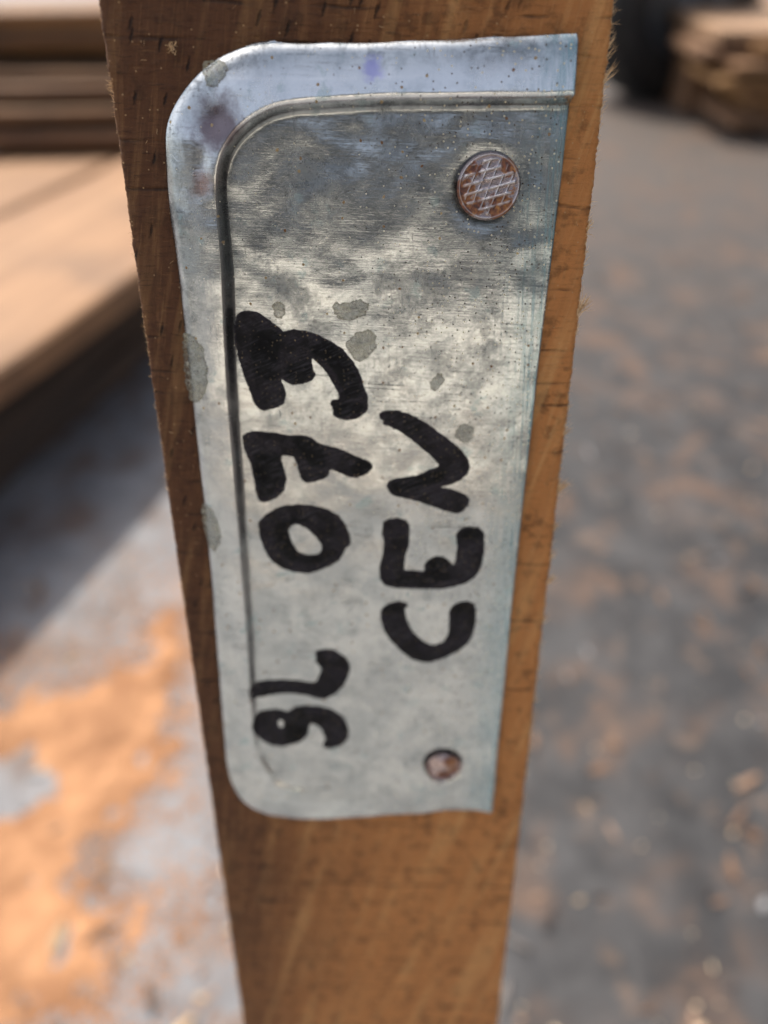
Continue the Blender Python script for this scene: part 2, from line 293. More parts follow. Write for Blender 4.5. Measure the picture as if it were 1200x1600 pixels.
# outlines in millimetres on the face of the board
TRACE={
'three':[[(-21.88,32.51),(-21.34,33.28),(-20.06,33.59),(-18.53,33.19),(-17.02,32.2),(-15.67,31.1),(-14.99,30.38),(-13.63,30.79),(-11.74,30.63),(-9.86,30),(-7.67,28.88),(-6.1,27.76),(-4.84,26.13),(-3.58,24.16),(-3.12,22.15),(-2.48,20.45),(-2.39,18.56),(-3.17,17.51),(-4.69,16.81),(-6.2,16.57),(-7.69,17.16),(-8.17,17.86),(-7.82,18.56),(-8.46,19.25),(-8.1,20.04),(-7.11,19.94),(-6.93,20.62),(-7.55,21.98),(-8.47,23.82),(-9.56,25.15),(-10.96,26.53),(-10.99,25.97),(-10.71,24.82),(-10.36,23.82),(-10.95,22.99),(-12.45,22.49),(-14.27,22.22),(-15.84,23.32),(-15.37,21.81),(-15.11,20.62),(-15.42,19.42),(-16.62,18.66),(-18.66,18.11),(-19.63,18.45),(-20.36,19.77),(-20.99,22.15),(-21.64,24.16),(-22.07,26.79),(-22.38,29.36),(-22.25,31.26)]],
'seven':[[(-22.57,13.97),(-21.96,14.44),(-20.91,14.87),(-19.57,14.8),(-17.56,14.51),(-14.89,14.08),(-13.19,14.15),(-11.51,13.79),(-10.37,12.71),(-8.18,12.17),(-6.15,11.44),(-4.12,10.33),(-2.58,9.96),(-1.72,8.85),(-2.08,8.1),(-3.3,7.16),(-4.69,6.71),(-6.25,7.16),(-7.62,7.84),(-8.71,8.29),(-9.02,7.16),(-10.09,6.41),(-11.68,5.95),(-12.91,5.83),(-13.56,6.59),(-13.85,7.92),(-14.19,9.22),(-14.47,10.41),(-15.77,10.59),(-16.51,10.7),(-16.51,9.59),(-16.1,7.92),(-15.94,6.41),(-16.4,4.49),(-17.61,3.14),(-19.79,2.24),(-20.65,2.55),(-21.13,4.11),(-21.23,6.41),(-21.54,9.04),(-22.22,11.25),(-22.51,12.71)]],
'zero':[[(-21.11,-1.2),(-19.95,-0.01),(-18.09,1.18),(-16.28,1.77),(-14.15,1.97),(-11.68,1.77),(-9.23,0.98),(-7.49,-0.21),(-6.28,-2.21),(-5.68,-4.24),(-5.71,-5.69),(-6.56,-6.52),(-7.13,-7.56),(-7.72,-8.83),(-9.22,-9.89),(-11.47,-10.96),(-13.35,-11.47),(-15.56,-11.17),(-17.73,-10.31),(-19.47,-8.83),(-20.58,-6.31),(-21.12,-3.84)],[(-16.12,-2.82),(-15.42,-1.89),(-14.34,-1.81),(-12.94,-2.62),(-11.57,-4.24),(-10.71,-5.48),(-10.65,-6.72),(-11.15,-7.48),(-12.81,-7.77),(-14.62,-7.23),(-15.45,-5.69),(-15.91,-4.24)]],
'ell':[[(-25.34,-36.15),(-24.66,-35.24),(-22.41,-34.63),(-19.21,-34.53),(-16.02,-34.74),(-14.04,-35.24),(-12.83,-35.14),(-12.17,-33.63),(-11.59,-32.14),(-12.07,-31.16),(-12.83,-30.42),(-12.4,-29.45),(-12.89,-28.82),(-12.14,-27.86),(-10.56,-27.52),(-9.2,-27.86),(-7.47,-29.21),(-6.52,-30.42),(-6.23,-31.9),(-6.58,-33.63),(-7.64,-36.15),(-9.1,-37.93),(-11.37,-39.32),(-12.98,-38.96),(-14.98,-38.19),(-17.79,-37.78),(-20.63,-37.93),(-23.1,-38.6),(-24.73,-38.7),(-25.26,-37.68)]],
'nine':[[(-25.38,-44.47),(-24.85,-42.88),(-23.55,-41.93),(-21.27,-41.56),(-19.64,-41.72),(-18.66,-42.35),(-17.15,-41.04),(-15.09,-40.67),(-12.65,-40.88),(-10.23,-41.56),(-8.22,-43.14),(-7.24,-45.01),(-6.78,-47.16),(-7.12,-49.35),(-8.41,-50.73),(-10.55,-51.68),(-11.8,-51.29),(-12.27,-50.34),(-11.53,-49.62),(-11.7,-48.53),(-12.13,-46.62),(-13.04,-45.54),(-14.27,-45.11),(-14.61,-46.35),(-14.81,-47.98),(-15.92,-49.35),(-17.44,-50.34),(-19.79,-51.01),(-22.3,-50.73),(-24.09,-49.35),(-24.99,-47.44),(-25.37,-45.81)],[(-20.67,-45.01),(-19.99,-44.05),(-19.52,-44.47),(-19.56,-45.81),(-20.13,-46.35)]],
'en':[[(-0.83,17.69),(0,18.21),(2,18.32),(4,17.69),(6.03,16.64),(8.43,14.87),(10.52,13.25),(12.28,11.8),(13.56,10.15),(13.98,8.66),(13.53,7.35),(12.19,6.22),(10.82,5.57),(9.09,5.26),(11.2,4.8),(13.35,3.91),(14.17,2.94),(13.98,1.77),(12.97,0.59),(11.92,0.27),(10.3,0.79),(7.79,1.77),(5.65,2.55),(3.88,3.02),(1.76,3.53),(0.88,4.11),(0.35,5.26),(0.7,6.22),(2.09,6.78),(3.82,6.86),(5.55,7.35),(7.26,8.29),(8.97,8.85),(8.24,9.96),(6.49,11.62),(4.41,13.43),(2.36,14.87),(0.67,15.76),(-0.34,16),(0,16.64),(-0.67,16.81)]],
'ee':[[(-0.21,-1.2),(1.07,-0.6),(2.46,-0.48),(3.75,-0.96),(4.3,-1.81),(4.25,-5.85),(3.63,-7.98),(3.44,-10.66),(6.99,-10.91),(6.96,-9.63),(7.49,-8.61),(8.79,-7.86),(10.22,-7.98),(11.24,-8.74),(11.94,-9.76),(12.34,-8.74),(12.44,-5.85),(12.13,-3.88),(12.62,-2.66),(13.99,-2.05),(16.17,-2.41),(16.98,-3.39),(17.18,-6.72),(16.82,-9.89),(15.94,-12.08),(14.22,-13.38),(12.34,-14.04),(10.12,-14.56),(5.96,-14.56),(1.91,-14.43),(0,-13.77),(-0.78,-12.47),(-0.77,-9.89),(-0.22,-7.6),(0,-5.11),(-0.32,-3.39)]],
'cee':[[(-0.69,-19.35),(-0.19,-18.53),(0.83,-17.54),(2.65,-17.09),(4.16,-17.54),(4.25,-18.22),(3.72,-18.67),(4.02,-20.72),(4.82,-23.03),(6.21,-24.9),(7.79,-26.33),(9.17,-26.71),(10.89,-25.85),(11.62,-24.43),(11.72,-22.1),(11.54,-19.35),(12.13,-17.99),(13.61,-17.18),(14.92,-17),(16.21,-17.77),(16.45,-19.35),(16.45,-22.1),(16.19,-24.43),(15.21,-26.56),(13.71,-28),(11.42,-29.45),(9.48,-30.42),(7.51,-30.77),(5.13,-29.94),(2.74,-27.76),(0.78,-25.14),(-0.19,-23.03),(-0.57,-21.18)]],}
OVER={
'three':[[(-19.87,30.01),(-16.93,31.11),(-15.42,30.01),(-15.74,27.45),(-16.68,22.84),(-19.57,23.51),(-20.15,26.47)],[(-15.6,24.5),(-13.9,25.82),(-11.62,26.15),(-10.75,23.84),(-12.44,22.67),(-14.41,22.5)],[(-11.53,28.09),(-9.25,29.21),(-7.36,28.41),(-5.17,25.82),(-3.76,22.84),(-3.47,20.47),(-5.78,20.13),(-7.17,23.84),(-9.36,26.31),(-10.78,27.06)],[(-8.21,19.78),(-5.96,19.44),(-2.82,19.44),(-3.33,18.05),(-6.69,17.01),(-8,17.88)]],
'seven':[[(-20.87,10.91),(-16.76,11.09),(-16.41,8.31),(-18.27,3.74),(-20.43,2.97),(-21.25,8.31)],[(-14.89,13.81),(-12.86,13.88),(-9.87,12.37),(-9.32,8.69),(-11.75,8.31),(-13.33,11.27)],[(-6.06,7.56),(-4.46,9.99),(-2.41,9.62),(-1.9,8.87),(-3.29,7.37)]],
'zero':[[(-18.79,-4.22),(-18.26,-1.58),(-15.69,-0.38),(-12.49,-0.66),(-12.53,-1.62),(-15.58,-1.66),(-16.37,-2.99),(-15.8,-5.66),(-14.63,-7.62),(-10.99,-7.95),(-8.2,-6.7),(-7.68,-7.62),(-11.41,-9.43),(-16.17,-9.01),(-18.23,-6.7)]],
'nine':[[(-18.89,-42.83),(-16.35,-41.52),(-14.76,-42.31),(-14.9,-45.5),(-15.89,-48.75),(-18.91,-50.41),(-19.58,-47.66)]],
'ee':[[(7.07,-9.73),(8.36,-8.21),(10.45,-8.21),(11.72,-9.86),(11.49,-12.44),(6.16,-13.74),(1.34,-13.48),(2.78,-11.4),(6.68,-11.66)],[(12.64,-3.24),(14.22,-2.39),(16.18,-2.75),(16.5,-4.46),(12.81,-4.46)]],
'cee':[[(-0.46,-19.77),(0.83,-17.73),(3.97,-17.64),(3.61,-18.64),(2.28,-19.32),(0.38,-20.23)],[(11.95,-18.41),(13.61,-17.33),(15.91,-17.87),(16.01,-19.77),(12,-19.54)]],
'en':[[(0.87,6.05),(2.43,6.62),(8.3,7.94),(10.37,8.31),(9.41,6.05),(5.25,4.9),(1.75,4.32)]],}
DROPS=[[(-7.65,34.09),(-7.16,34.76),(-5.92,34.64),(-4.67,34.85),(-3.58,35.16),(-2.34,34.85),(-2.19,33.78),(-2.99,32.55),(-4.09,32.24),(-5.67,32.08),(-6.92,32.24),(-7.37,33.01)],
[(-5.57,29.25),(-4.76,30.04),(-3.33,30.61),(-2.06,30.83),(-1.27,29.88),(-1.12,28.45),(-1.93,27),(-3.39,25.96),(-4.51,26.19),(-4.98,27.16),(-5.76,27.97)],
[(-16.55,34.09),(-15.89,34.76),(-14.8,34.64),(-14.33,33.63),(-14.93,32.55),(-15.89,32.33),(-16.47,33.01)],
[(-30.07,30.04),(-29.15,30.52),(-27.99,29.57),(-27.03,28.13),(-26.73,25.86),(-26.85,22.88),(-27.65,20.85),(-28.96,19.42),(-30.11,19.49),(-30.41,22.54),(-30.34,25.86)],
[(7.02,23.05),(7.97,23.95),(8.93,24.21),(9.3,23.21),(8.68,22.04),(7.72,21.26),(7.05,21.87)],
[(11.28,14.94),(11.91,15.83),(13.24,16.18),(14.3,15.12),(14.04,13.69),(12.89,12.86),(11.86,13.15),(11.22,14.05)],
[(-30.29,2.1),(-29.15,1.87),(-27.95,0.09),(-27.39,-2.92),(-27.71,-5.12),(-28.84,-6.61),(-29.97,-5.99),(-30.4,-2.92)],
[(-23.38,64.66),(-22.09,65.22),(-20.31,65.01),(-19.93,63.81),(-20.68,62.88),(-21.76,61.95),(-22.82,62.17),(-23.3,63.1)]]
EDGE_LEFT=[(-13.9,67.05),(-16.36,66.91),(-18.7,66.35),(-21,65.51),(-23.36,64.16),(-25.37,62.58),(-27.1,60.76),(-28.53,58.75),(-29.3,56.79),(-29.53,54.32),(-29.89,49.55),(-29.88,45.41),(-29.69,41.13),(-29.76,32.07),(-29.84,22.31),(-29.93,11.75),(-30.02,0.29),(-30.23,-12.18),(-30.7,-25.81),(-31.21,-40.77),(-31.62,-55.54),(-31.37,-59.89),(-30.73,-62.9),(-29.43,-66.16),(-27.36,-68.55),(-24.8,-70.04),(-22.82,-70.6)]
EDGE_TOP=[(-13.9,67.05),(-9.81,66.98),(-4.9,67.05),(0,67.12),(8.16,67.39),(16.3,67.74),(24.57,68.08)]
EDGE_BOTTOM=[(-22.82,-70.6),(-17.5,-71.54),(-12.12,-71.54),(-5.38,-70.97),(1.34,-70.23),(8.04,-69.85),(13.36,-68.92),(18.71,-68.92),(22.5,-69.67)]
EDGE_RIGHT=[(24.57,68.08),(24.54,64.02),(24.44,58.9),(24.41,51.16),(24.21,44.57),(23.98,35.78),(23.64,26.31),(23.48,16.08),(23.19,4.99),(22.99,-7.06),(22.78,-20.21),(22.78,-34.62),(22.53,-50.47),(22.5,-69.67)]

# ------------------------------------------------------------------ ground
gm = bpy.data.meshes.new('ground'); bm = bmesh.new()
bmesh.ops.create_grid(bm, x_segments=8, y_segments=8, size=90); bm.to_mesh(gm); bm.free()
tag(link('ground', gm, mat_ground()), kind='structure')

# sawdust: a thin uneven sheet that dips under the ground where none lies
SAW = [(-.36, .12), (-.20, .30), (-.275, .345), (-.235, .44), (-.215, .545), (-.22, .62), (-.255, .74), (-.29, .785), (-.335, .63), (-.40, .59), (-.62, .60), (-.80, .50), (-.80, .12)]
nx, ny = 150, 150
gx, gy = np.meshgrid(np.linspace(-.85, -.12, nx), np.linspace(.08, .88, ny)); P = np.c_[gx.ravel(), gy.ravel()]
d, _ = seg_dist(P, SAW + SAW[:1]); d = np.where(inside(P, SAW), d, -d)
hz = np.array([fbm(x, y, 9, 1, 5) for x, y in P]) * .065 + np.array([fbm(x, y, 40, 2, 4) for x, y in P]) * .042
hole = np.exp(-(((P[:, 0] + .41) / .05) ** 2 + ((P[:, 1] - .425) / .045) ** 2))
z = np.clip(d + hz - .034 - hole * .16, -.05, .06) * .12 + np.array([fbm(x, y, 130, 3, 2) for x, y in P]) * .0012
idx = np.arange(nx * ny).reshape(ny, nx)
F = np.c_[idx[:-1, :-1].ravel(), idx[:-1, 1:].ravel(), idx[1:, 1:].ravel(), idx[1:, :-1].ravel()]
F = F[(z[F].max(axis=1) > -.002)]
tag(link('sawdust', pymesh('sawdust', np.c_[P, z], F), mat_plain('orange_sawdust', (.24, .112, .050), (.42, .215, .105), 20, .85, 0, .003)),
    'thin orange drift of sawdust lying on the ground at lower left', 'sawdust', kind='stuff')

# wood chips and bark flakes scattered on the ground: nobody could count them
cm = [mat_plain('chip_pale', (.36, .25, .15), (.50, .36, .22), 60, .35), mat_plain('chip_brown', (.11, .062, .04), (.20, .115, .068), 60, .6),
      mat_plain('chip_dark', (.035, .03, .03), (.07, .055, .05), 60, .5), mat_plain('chip_grey', (.16, .16, .17), (.26, .26, .27), 60, .6), bpy.data.materials['orange_sawdust'], mat_plain('chip_bright', (.62, .48, .30), (.80, .66, .46), 60, .3)]
V, F, MI = [], [], []
def chip(x, y, s, m):
    a = random.uniform(0, 6.28); t = random.uniform(-.5, .5); l, wd, h = s * random.uniform(.8, 2.2), s * random.uniform(.35, .8), s * random.uniform(.06, .2)
    b = len(V); R = Matrix.Rotation(a, 3, 'Z') @ Matrix.Rotation(t, 3, 'X') @ Matrix.Rotation(random.uniform(-.3, .3), 3, 'Y')
    pts = [R @ Vector((px * l * random.uniform(.7, 1.1), py * wd * random.uniform(.6, 1.1), pz * h)) for pz in (-1, 1) for px, py in ((-1, -.7), (.1, -1), (1, -.3), (.8, .7), (-.2, 1), (-1, .4))]
    zo = .6 * -min(p.z for p in pts)
    V.extend((x + p.x, y + p.y, p.z + zo) for p in pts)
    F.append([b + i for i in (5, 4, 3, 2, 1, 0)]); F.append([b + 6 + i for i in range(6)])
    F.extend([b + i, b + (i + 1) % 6, b + 6 + (i + 1) % 6, b + 6 + i] for i in range(6)); MI.extend([m] * 8)
for k in range(1700):
    y = .12 + 2.9 * random.random() ** 1.9; x = random.uniform(-1, 1) * (.40 + y * .55)
    if fbm(x, y, 4, 5, 3) < -.25 and random.random() < .7: continue
    chip(x, y, random.choice((.002, .0035, .005, .008)), random.choices((0, 1, 2, 3), (7, 50, 33, 10) if x > -.1 else (18, 34, 4, 44))[0])
for k in range(85):                                            # pale glinting slivers
    y = .2 + 1.6 * random.random() ** 1.5; chip(random.uniform(.04, .4 + y * .4), y, random.choice((.0012, .0018, .0026)), 5)
q = np.c_[rng.uniform(-.85, -.05, 90000), rng.uniform(.08, 1.0, 90000)]      # loose crumbs thinning out round the drift of sawdust
dq, _ = seg_dist(q, SAW + SAW[:1]); dq = np.where(inside(q, SAW), dq, -dq); dq = dq + np.array([fbm(x, y, 9, 1, 4) for x, y in q]) * .055 - .02
keep = (dq < .03) & (rng.random(len(q)) < np.exp(-np.maximum(0, -dq) / .045) * .75)
for x, y in q[keep][:32000]: chip(x, y, random.choice((.0012, .0018, .0024)), 4 if random.random() < .9 else 1)
me = pymesh('wood_chips', V, F)
for m in cm: me.materials.append(m)
me.polygons.foreach_set('material_index', MI)
tag(link('wood_chips', me, smooth=False), 'small wood chips and bark flakes strewn over the ground', 'wood chips', kind='stuff')

# ------------------------------------------------------------------ timber piles
def plank_mesh(L, Wd, T, seed):
    """rough sawn plank, slightly wavy edges, chamfered"""
    n = 14; c = min(.006, T * .15); rs = random.Random(seed); v = []; f = []
    prof = [(-Wd/2 + c, 0), (Wd/2 - c, 0), (Wd/2, c), (Wd/2, T - c), (Wd/2 - c, T), (-Wd/2 + c, T), (-Wd/2, T - c), (-Wd/2, c)]
    for i in range(n + 1):
        x = (i / n - .5) * L; a = fbm(x, 0, 1.7, seed) * .02; b = fbm(x, 3, 1.7, seed) * .006; k = 1 + fbm(x, 7, 2.5, seed) * .08
        for (py, pz) in prof: v.append((x, py * k + a, pz + (b if pz > T / 2 else 0)))
    for i in range(n):
        for j in range(8): f.append((i*8 + j, (i+1)*8 + j, (i+1)*8 + (j+1) % 8, i*8 + (j+1) % 8))
    f.append(tuple(range(8))[::1]); f.append(tuple(n*8 + j for j in range(7, -1, -1)))
    me = pymesh('plank', v, f); me.validate(); return me
mp_tan = mat_plank('pale_sawn_timber', (.44, .285, .175), (.36, .215, .125), (.28, .175, .115))
mp_slab = mat_plank('tan_sawn_timber', (.29, .163, .084), (.19, .10, .049), (.12, .07, .042))
mp_white = mat_plank('mirrored_white_timber', (.88, .84, .76), (.76, .72, .64), (.66, .62, .54))  # whitened so the added unseen pile mirrors brightly in the plate
mp_brown = mat_plank('brown_sawn_timber', (.25, .14, .075), (.125, .068, .038), (.09, .056, .04))
mp_gold = mat_plank('golden_sawn_timber', (.44, .25, .10), (.26, .135, .055), (.17, .10, .06))
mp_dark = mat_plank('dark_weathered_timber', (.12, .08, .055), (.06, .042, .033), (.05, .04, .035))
seedn = [0]
random.seed(11)
def plank(label, L, Wd, T, x, y, z, rot, m, group, name='plank', cat='plank'):
    seedn[0] += 1
    return tag(link(name, plank_mesh(L, Wd, T, seedn[0]), m, None, (x, y, z), (0, 0, rot), False), label, cat, group)
GL = 'sawn planks piled at the left'; GR = 'sawn planks piled at the upper right'
# front layer on the left, running away from the camera; its near long edge follows (-.66,1.12)-(-.54,1.56)
ang = math.atan2(.437, .126); ux, uy = math.cos(ang), math.sin(ang); px, py = -uy, ux
def along(s, o): return -.49 + ux * s + px * o, .99 + uy * s + py * o
for i in range(2):
    x, y = along(.25 - .1 * i, (.20, .575)[i])
    plank(['broad sunlit slab with its long brown edge above the shadowed ground at left', 'second broad slab of the front layer at the left border'][i], 2.1, (.40, .34)[i], .050, x, y, .2105 + .002 * i, ang + .012 * (i - 1), mp_slab, GL)
for i in range(4):  # recessed boards added to keep light out and darken the gap
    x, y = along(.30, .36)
    plank('dark board added to block light under the front planks, ' + ['lowest', 'second', 'third', 'topmost'][i] + ' of four', 2.0, .50 - .02 * (i % 2), .0515, x, y, .052 * i, ang, mp_dark, 'dark boards added to block light under the left pile')
# cross pile of thin uneven boards lying on top of that layer
z = .2655
for T, dy, rot, dx, m, lb in (
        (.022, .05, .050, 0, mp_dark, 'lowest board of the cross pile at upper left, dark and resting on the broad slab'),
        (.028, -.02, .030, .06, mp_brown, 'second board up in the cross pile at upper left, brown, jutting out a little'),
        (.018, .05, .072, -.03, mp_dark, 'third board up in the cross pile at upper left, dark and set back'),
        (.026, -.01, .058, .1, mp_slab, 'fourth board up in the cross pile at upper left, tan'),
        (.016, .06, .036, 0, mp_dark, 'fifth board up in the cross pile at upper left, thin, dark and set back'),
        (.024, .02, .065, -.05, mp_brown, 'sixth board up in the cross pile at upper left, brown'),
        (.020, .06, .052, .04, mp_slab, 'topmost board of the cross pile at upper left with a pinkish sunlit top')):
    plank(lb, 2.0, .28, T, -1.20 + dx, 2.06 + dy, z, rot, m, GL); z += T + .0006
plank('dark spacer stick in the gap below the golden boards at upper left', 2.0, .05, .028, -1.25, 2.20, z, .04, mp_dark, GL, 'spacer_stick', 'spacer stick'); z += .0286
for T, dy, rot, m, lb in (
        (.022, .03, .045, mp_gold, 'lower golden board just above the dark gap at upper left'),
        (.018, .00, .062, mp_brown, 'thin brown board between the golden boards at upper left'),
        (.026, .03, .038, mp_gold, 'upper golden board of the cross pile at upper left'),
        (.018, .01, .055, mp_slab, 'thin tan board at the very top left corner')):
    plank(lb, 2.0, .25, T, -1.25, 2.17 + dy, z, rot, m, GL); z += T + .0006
# pile on the right, seen along its front side
xr = 2.56
plank('low dark bearer on the ground under the upper right pile', .12, .9, .034, 1.56, 3.40, 0, .05, mp_dark, 'bearers under the upper right pile', 'bearer', 'bearer')
plank('second low bearer further along under the upper right pile', .12, .9, .034, 2.9, 3.40, 0, .0, mp_dark, 'bearers under the upper right pile', 'bearer', 'bearer')
z = .155
plank('lowest brown board of the upper right pile near the ground', 2.6, .40, .050, xr + .10, 3.42, .0345, .012, mp_brown, GR)
for T, dy, x0, rot, m, lb in (
        (.030, .00, .14, -.015, mp_brown, 'brown board over the dark gap in the upper right pile'),
        (.024, -.03, .0, .012, mp_gold, 'golden board second above the gap in the upper right pile'),
        (.030, .05, .20, -.006, mp_dark, 'dark board third above the gap in the upper right pile'),
        (.022, -.02, .04, .020, mp_slab, 'tan board in the middle of the upper right pile'),
        (.030, .06, -.05, .0, mp_brown, 'brown board third from the top of the upper right pile'),
        (.024, .01, .12, .015, mp_gold, 'golden board right under the top of the upper right pile'),
        (.034, .05, .0, -.004, mp_tan, 'pale sunlit board on top of the upper right pile, nearest edge')):
    plank(lb, 2.6, .40, T, xr + x0, 3.40 + dy, z, rot, m, GR); z += T + .0006
for i in range(2):
    plank(['pale sunlit top board behind the nearest one of the upper right pile', 'rearmost pale sunlit top board of the upper right pile'][i], 2.6, .42, .05, xr + .02 + .1 * i, 3.84 + .44 * i, .3065, .004, mp_tan, GR)
for i in range(2):
    plank(['brown stack board carrying the second pale top board at upper right', 'brown stack board carrying the rearmost pale top board at upper right'][i], 2.6, .40, .30, xr + .06 + .1 * i, 3.85 + .44 * i, .0, .004, mp_brown, GR, 'timber_block', 'timber block')
for i, x in enumerate((1.50, 2.05, 3.0)):
    plank(['short golden spacer block in the gap at the left end of the upper right pile', 'second golden spacer block along the gap of the upper right pile', 'far golden spacer block in the gap of the upper right pile'][i], .12, .34, .065, x, 3.42, .0898, .02, mp_gold, 'spacer blocks in the upper right pile', 'spacer_block', 'spacer block')

# unseen yard pieces added behind the camera to shape reflections in the metal
sh = bpy.data.objects.new('added_shed', None); C.objects.link(sh); sh.location = (0, -6.6, 0)
tag(sh, 'long dark boarded building, out of view, added for the metal to mirror', 'added_shed')
v, f = [], []
def box(x0, x1, y0, y1, z0, z1):
    b = len(v); v.extend((x, y, z) for z in (z0, z1) for x, y in ((x0, y0), (x1, y0), (x1, y1), (x0, y1)))
    f.extend([(b+3, b+2, b+1, b), (b+4, b+5, b+6, b+7)] + [(b+i, b+(i+1) % 4, b+4+(i+1) % 4, b+4+i) for i in range(4)])
for i in range(56): box(-8 + i * .286, -8 + i * .286 + .27, -.03 - .02 * (i % 2), 0 - .02 * (i % 2), 0, 2.7)
for i in range(58): box(4.8 + .02 * (i % 2), 4.83 + .02 * (i % 2), -3.4 + i * .286, -3.4 + i * .286 + .27, 0, 3.0)  # unseen right wing added to darken the rim's reflection and block sky light
link('wall', pymesh('added_shed_wall', v, f), mat_plank('grey_weathered_boards', (.10, .10, .10), (.055, .056, .058), (.05, .052, .055)), sh, smooth=False)
v, f = [], []; box(-8.4, 8.4, -4, .7, 2.75, 2.83); box(4.5, 8.4, -5.8, 13.3, 3.05, 3.13); link('roof', pymesh('added_shed_roof', v, f), mat_plain('roof_sheet', (.10, .10, .10), (.2, .18, .16), 3, .6), sh, smooth=False)
for i in range(8):
    plank(['lowest brown','second brown','third pale','fourth pale','fifth pale','sixth pale','seventh pale','topmost pale'][i] + ' board of the unseen long pile added for the metal to mirror', 8.0, .9, .11, .3 + .07 * (i % 3), -3.9 - .02 * (i % 2), .02 + .112 * i, .01 * (i % 2), mp_brown if i < 2 else mp_white, 'unseen boards added for the metal to mirror')

# ------------------------------------------------------------------ wheel and drum beyond the post
def lathe(prof, n=64):
    v, f = [], []; k = len(prof)
    for i in range(n):
        a = 2 * math.pi * i / n
        for r, z in prof: v.append((r * math.cos(a), r * math.sin(a), z))
    for i in range(n):
        for j in range(k - 1): f.append((i*k + j, ((i+1) % n)*k + j, ((i+1) % n)*k + j + 1, i*k + j + 1))
    return v, f
wh = bpy.data.objects.new('wheel', None); C.objects.link(wh); wh.location = (1.30, 4.0, .0); wh.rotation_euler = (0, 0, .45); wh.scale = (1.2, 1.2, 1.2)
tag(wh, 'dark blurred wheel standing between the post and the upper right pile', 'wheel')
rub = mat_plain('black_rubber', (.012, .013, .014), (.03, .03, .031), 20, .6, 0, .004); stl = mat_plain('dull_steel', (.08, .085, .09), (.16, .165, .17), 12, .5, .4)
v, f = lathe([(.20, -.09), (.23, -.105), (.29, -.11), (.325, -.095), (.345, -.07), (.35, 0), (.345, .07), (.325, .095), (.29, .11), (.23, .105), (.20, .09)])
link('tyre', pymesh('tyre', v, f), rub, wh, (0, 0, .35), (math.pi / 2, 0, 0))
v, f = [], []
for i in range(48):                                             # tread lugs
    a = 2 * math.pi * i / 48
    for s in (-1, 1):
        b = len(v); da = .035
        for r in (.342, .360):
            for q, zz in ((-da, .01), (da, .03), (da, .085), (-da, .085)): v.append((r * math.cos(a + q + s * .03), r * math.sin(a + q + s * .03), s * zz))
        f.extend([(b, b+1, b+5, b+4), (b+1, b+2, b+6, b+5), (b+2, b+3, b+7, b+6), (b+3, b, b+4, b+7), (b+4, b+5, b+6, b+7)])
tag(link('tread', pymesh('tread', v, f), rub, wh, (0, 0, .35), (math.pi / 2, 0, 0), False))
v, f = lathe([(.0, .03), (.05, .035), (.055, .055), (.075, .055), (.08, .03), (.15, .02), (.18, .06), (.205, .09), (.205, -.09), (.0, -.09)])
link('rim', pymesh('rim', v, f), stl, wh, (0, 0, .35), (math.pi / 2, 0, 0))
dr = bpy.data.objects.new('drum', None); C.objects.link(dr); dr.location = (1.72, 5.3, 0)
tag(dr, 'grey blue metal drum, only a blur behind the wheel at the top edge', 'drum')
blu = mat_plain('grey_blue_paint', (.14, .18, .22), (.22, .26, .30), 8, .45, .1)
v, f = lathe([(0, 0), (.285, 0), (.29, .01), (.285, .02), (.285, .28), (.297, .295), (.285, .31), (.285, .57), (.297, .585), (.285, .60), (.285, .86), (.292, .87), (.285, .88), (.272, .87), (.27, .85)])
link('body', pymesh('drum_body', v, f), blu, dr)
v, f = lathe([(.27, .85), (.12, .853), (0, .855)]); link('lid', pymesh('drum_lid', v, f), blu, dr)

# ------------------------------------------------------------------ the timber post
TILT = math.atan2(.9709, .2393)                              # the face leans back a little
FACE = Matrix.Translation(Vector((0, .1245 * math.cos(PITCH), .75 - .1245 * math.sin(PITCH)))) @ Matrix.Rotation(TILT, 4, 'X')
FOOT = -.6845
def frame(name, y=0.):
    o = bpy.data.objects.new(name, None); C.objects.link(o); o.matrix_world = FACE @ Matrix.Translation((0, y, 0)); o.empty_display_size = .02; return o
post = frame('timber_post', FOOT)
tag(post, 'upright rough sawn brown hardwood post with the metal plate nailed on its face', 'timber post')
XL, XR, TH = -36.0, 29.0, -22.0
rows = np.r_[np.linspace(FOOT * 1000, -175, 40), np.linspace(-174, 85, 1000), np.linspace(86, 150, 14)]
us = np.r_[0, .004, .012, np.linspace(.03, .97, 60), .988, .996, 1]
v, f = [], []; nu = len(us)
sawsteps = {}
for y in rows:
    jl = fbm(0, y, .35, 11, 5) * .13 + fbm(0, y, 2.2, 13, 4) * .12; jr = fbm(0, y, .30, 12, 5) * .16 + fbm(0, y, 2.2, 14, 4) * .16
    a, b = XL + jl, XR + jr
    for u in us:
        x = a + (b - a) * u; e = min(u, 1 - u) * 65
        z = fbm(x, y * 1.6, .22, 15, 3) * .10 - .35 * max(0, 1 - e / .5) ** 2
        v.append((x * MM, y * MM, z * MM))
    v.append(((b - .1) * MM, y * MM, TH * MM)); v.append(((a + .1) * MM, y * MM, TH * MM))
k = nu + 2
for i in range(len(rows) - 1):
    for j in range(k): f.append((i*k + j, i*k + (j+1) % k, (i+1)*k + (j+1) % k, (i+1)*k + j))
f.append(tuple(range(k - 1, -1, -1))); f.append(tuple((len(rows)-1)*k + j for j in range(k)))
timber = mat_timber()
link('wood', pymesh('wood', v, f), timber, post, (0, -FOOT, 0))
